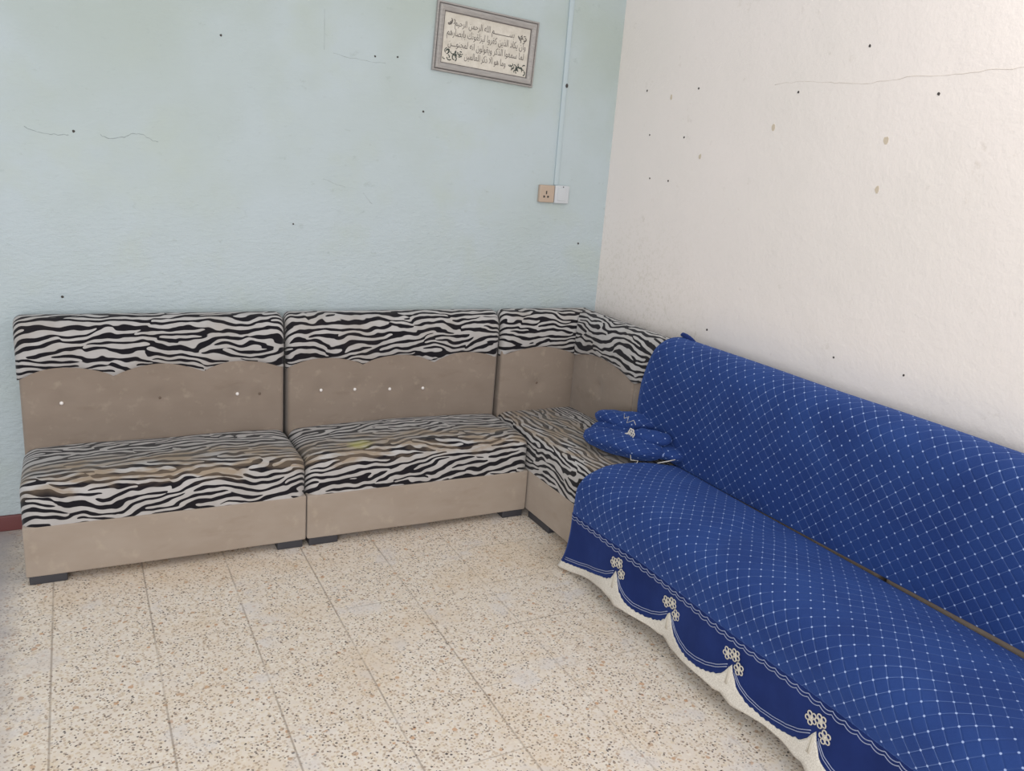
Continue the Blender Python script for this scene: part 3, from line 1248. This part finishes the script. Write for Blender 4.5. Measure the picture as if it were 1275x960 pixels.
def frame_ring(bm, w0, w1, prof):
    """mitred ring: prof is a list of (inset, depth) going from the outer edge inwards"""
    rings = []
    for ins, dep in prof:
        hw = w0 / 2 - ins
        hh = w1 / 2 - ins
        rings.append([bm.verts.new((sx * hw, -dep, sz * hh)) for sx, sz in ((-1, -1), (1, -1), (1, 1), (-1, 1))])
    for a, b in zip(rings, rings[1:]):
        for i in range(4):
            bm.faces.new((a[i], a[(i + 1) % 4], b[(i + 1) % 4], b[i]))
    bmesh.ops.recalc_face_normals(bm, faces=bm.faces)


bm = bmesh.new()
frame_ring(bm, FW, FH, [(0, 0.0), (0, 0.014), (0.003, 0.017), (0.007, 0.017), (0.0085, 0.011)])
link('outer_moulding', bm, M_FRAME, fr, smooth=False)
bm = bmesh.new()
frame_ring(bm, FW - 0.017, FH - 0.017, [(0, 0.0), (0, 0.011), (0.0025, 0.011), (0.0025, 0.0)])
link('groove', bm, M_FRAME_D, fr, smooth=False)
bm = bmesh.new()
frame_ring(bm, FW - 0.022, FH - 0.022, [(0, 0.0), (0, 0.016), (0.003, 0.021), (0.010, 0.022), (0.024, 0.017), (0.026, 0.012), (0.026, 0.0)])
link('inner_moulding', bm, M_FRAME, fr, smooth=False)
bm = bmesh.new()
frame_ring(bm, FW - 0.074, FH - 0.074, [(0, 0.0), (0, 0.0125), (0.0025, 0.0125), (0.003, 0.006)])
link('sight_edge', bm, M_FRAME_D, fr, smooth=False)
bm = bmesh.new()
rbox((-FW / 2 + .03, -0.009, -FH / 2 + .03), (FW / 2 - .03, -0.002, FH / 2 - .03), 0.001, (1, 1, 1), bm=bm)
sheet = link('paper_sheet', bm, M_PAPER, fr, smooth=False)

# Arabic letters joined by hand: (isolated, final, initial, medial)
FORMS = {'ا': (0xFE8D, 0xFE8E, 0, 0), 'أ': (0xFE83, 0xFE84, 0, 0), 'إ': (0xFE87, 0xFE88, 0, 0), 'ب': (0xFE8F, 0xFE90, 0xFE91, 0xFE92),
         'ح': (0xFEA1, 0xFEA2, 0xFEA3, 0xFEA4), 'ج': (0xFE9D, 0xFE9E, 0xFE9F, 0xFEA0), 'د': (0xFEA9, 0xFEAA, 0, 0), 'ذ': (0xFEAB, 0xFEAC, 0, 0),
         'ر': (0xFEAD, 0xFEAE, 0, 0), 'ز': (0xFEAF, 0xFEB0, 0, 0), 'س': (0xFEB1, 0xFEB2, 0xFEB3, 0xFEB4), 'ص': (0xFEB9, 0xFEBA, 0xFEBB, 0xFEBC),
         'ع': (0xFEC9, 0xFECA, 0xFECB, 0xFECC), 'ف': (0xFED1, 0xFED2, 0xFED3, 0xFED4), 'ق': (0xFED5, 0xFED6, 0xFED7, 0xFED8),
         'ك': (0xFED9, 0xFEDA, 0xFEDB, 0xFEDC), 'ل': (0xFEDD, 0xFEDE, 0xFEDF, 0xFEE0), 'م': (0xFEE1, 0xFEE2, 0xFEE3, 0xFEE4),
         'ن': (0xFEE5, 0xFEE6, 0xFEE7, 0xFEE8), 'ه': (0xFEE9, 0xFEEA, 0xFEEB, 0xFEEC), 'و': (0xFEED, 0xFEEE, 0, 0), 'ي': (0xFEF1, 0xFEF2, 0xFEF3, 0xFEF4),
         'ـ': (0x640, 0x640, 0x640, 0x640)}


def shape(s):
    out = []
    for w in s.split(' '):
        r = ''
        i = 0
        joined = False
        while i < len(w):
            ch = w[i]
            if ch == 'ل' and i + 1 < len(w) and w[i + 1] == 'ا':
                r += chr(0xFEFC if joined else 0xFEFB)
                joined = False
                i += 2
                continue
            F = FORMS[ch]
            nxt = i + 1 < len(w) and F[2] != 0
            if joined and nxt:
                c = F[3]
            elif joined:
                c = F[1]
            elif nxt:
                c = F[2]
            else:
                c = F[0]
            r += chr(c)
            joined = nxt
            i += 1
        out.append(r)
    return ' '.join(out)[::-1]


dg = None


def writing(name, s, x0, x1, zc, size, mat, parent):
    cu = bpy.data.curves.new(name, 'FONT')
    cu.body = shape(s)
    cu.size = size
    cu.extrude = 0.0003
    cu.offset = -0.0002
    cu.resolution_u = 2
    tmp = bpy.data.objects.new(name + '_tmp', cu)
    C.objects.link(tmp)
    bpy.context.view_layer.update()
    d = bpy.context.evaluated_depsgraph_get()
    me = bpy.data.meshes.new_from_object(tmp.evaluated_get(d))
    bpy.data.objects.remove(tmp)
    xs = [v.co.x for v in me.vertices]
    if not xs:
        return None
    a, b = min(xs), max(xs)
    for v in me.vertices:
        x, y, z = v.co
        v.co = Vector((x0 + (x - a) / (b - a) * (x1 - x0), -0.0096 - z, zc + y))
    return link(name, me, mat, parent, smooth=False)


writing('writing_line', 'بســـــــــــم الله الرحمن الرحيم', -0.165, 0.135, 0.055, 0.040, M_INK, sheet)
writing('writing_line', 'وان يكاد الذين كفروا ليزلقونك بابصارهم', -0.200, 0.200, 0.012, 0.042, M_INK, sheet)
writing('writing_line', 'لما سمعوا الذكر ويقولون انه لمجنوـــن', -0.190, 0.195, -0.032, 0.042, M_INK, sheet)
writing('writing_line', 'وما هو الا ذكر للعالمين', -0.105, 0.105, -0.075, 0.042, M_INK, sheet)


def ornament(cx, cz, w, h, mat, n, seed):
    rnd = random.Random(seed)
    bm = bmesh.new()
    for i in range(n):
        x = cx + (rnd.random() - .5) * w
        z = cz + (rnd.random() - .5) * h
        a0 = rnd.random() * 6.28
        r = 0.004 + rnd.random() * 0.008
        pts = [(x + r * math.cos(a0 + s * .6), -0.0095, z + r * math.sin(a0 + s * .6)) for s in range(5)]
        tube(pts, 0.0014 + rnd.random() * .0012, 4, bm)
    return link('ornament', bm, mat, sheet)


ornament(0.165, -0.072, 0.075, 0.034, M_INKG, 20, 1)
ornament(-0.163, -0.068, 0.085, 0.034, M_INKG, 20, 2)
ornament(0.178, 0.058, 0.026, 0.024, M_INK, 9, 3)
ornament(-0.185, 0.066, 0.024, 0.016, M_INK, 6, 4)

# ------------------------------------------------------------------ trunking, socket, switch
tr = thing('cable_trunking', 'thin pale blue cable trunking running down the wall to the socket', 'cable cover', (-0.285, YB, 1.52))
bm = bmesh.new()
rbox((-0.011, -0.010, 0.0), (0.011, 0.0, 1.40), 0.002, (1, 1, 10), bm=bm)
link('channel', bm, M_TRUNK, tr)
bm = bmesh.new()
rbox((0.011, -0.003, 0.0), (0.018, 0.0, 1.40), 0.0012, (1, 1, 10), bm=bm)
link('flange', bm, M_TRUNK, tr)
bm = bmesh.new()
ellipsoid(bm, (0.010, -0.011, 0.470), .007, .004, .010)
link('cable_clip', bm, M_HOLE, tr)

so = thing('wall_socket', 'aged beige three-pin wall socket at the foot of the trunking', 'socket', (-0.3395, YB, 1.4755))
bm = bmesh.new()
rbox((-0.042, -0.022, -0.042), (0.042, 0.0, 0.042), 0.005, (2, 1, 2), bm=bm)
link('plate', bm, M_SOCK, so)
bm = bmesh.new()
for (x, z, w, h) in ((-0.004, 0.006, .0035, .008), (-0.016, -0.014, .005, .005), (0.006, -0.014, .005, .005)):
    rbox((x - w, -0.0228, z - h), (x + w, -0.021, z + h), 0.0008, (1, 1, 1), bm=bm)
link('pin_hole', bm, M_HOLE, so)
sw = thing('wall_switch_plate', 'plain grey-white switch plate right of the beige socket', 'switch', (-0.2525, YB, 1.4755))
bm = bmesh.new()
rbox((-0.041, -0.021, -0.044), (0.041, 0.0, 0.044), 0.005, (2, 1, 2), bm=bm)
link('plate', bm, M_SWITCH, sw)
bm = bmesh.new()
rbox((-0.026, -0.0245, -0.030), (0.018, -0.020, 0.030), 0.002, (2, 1, 2), bm=bm)
link('rocker', bm, M_SWITCH, sw)
bm = bmesh.new()
ellipsoid(bm, (0.004, -0.0215, 0.037), .003, .0015, .003)
link('screw', bm, M_HOLE, sw)
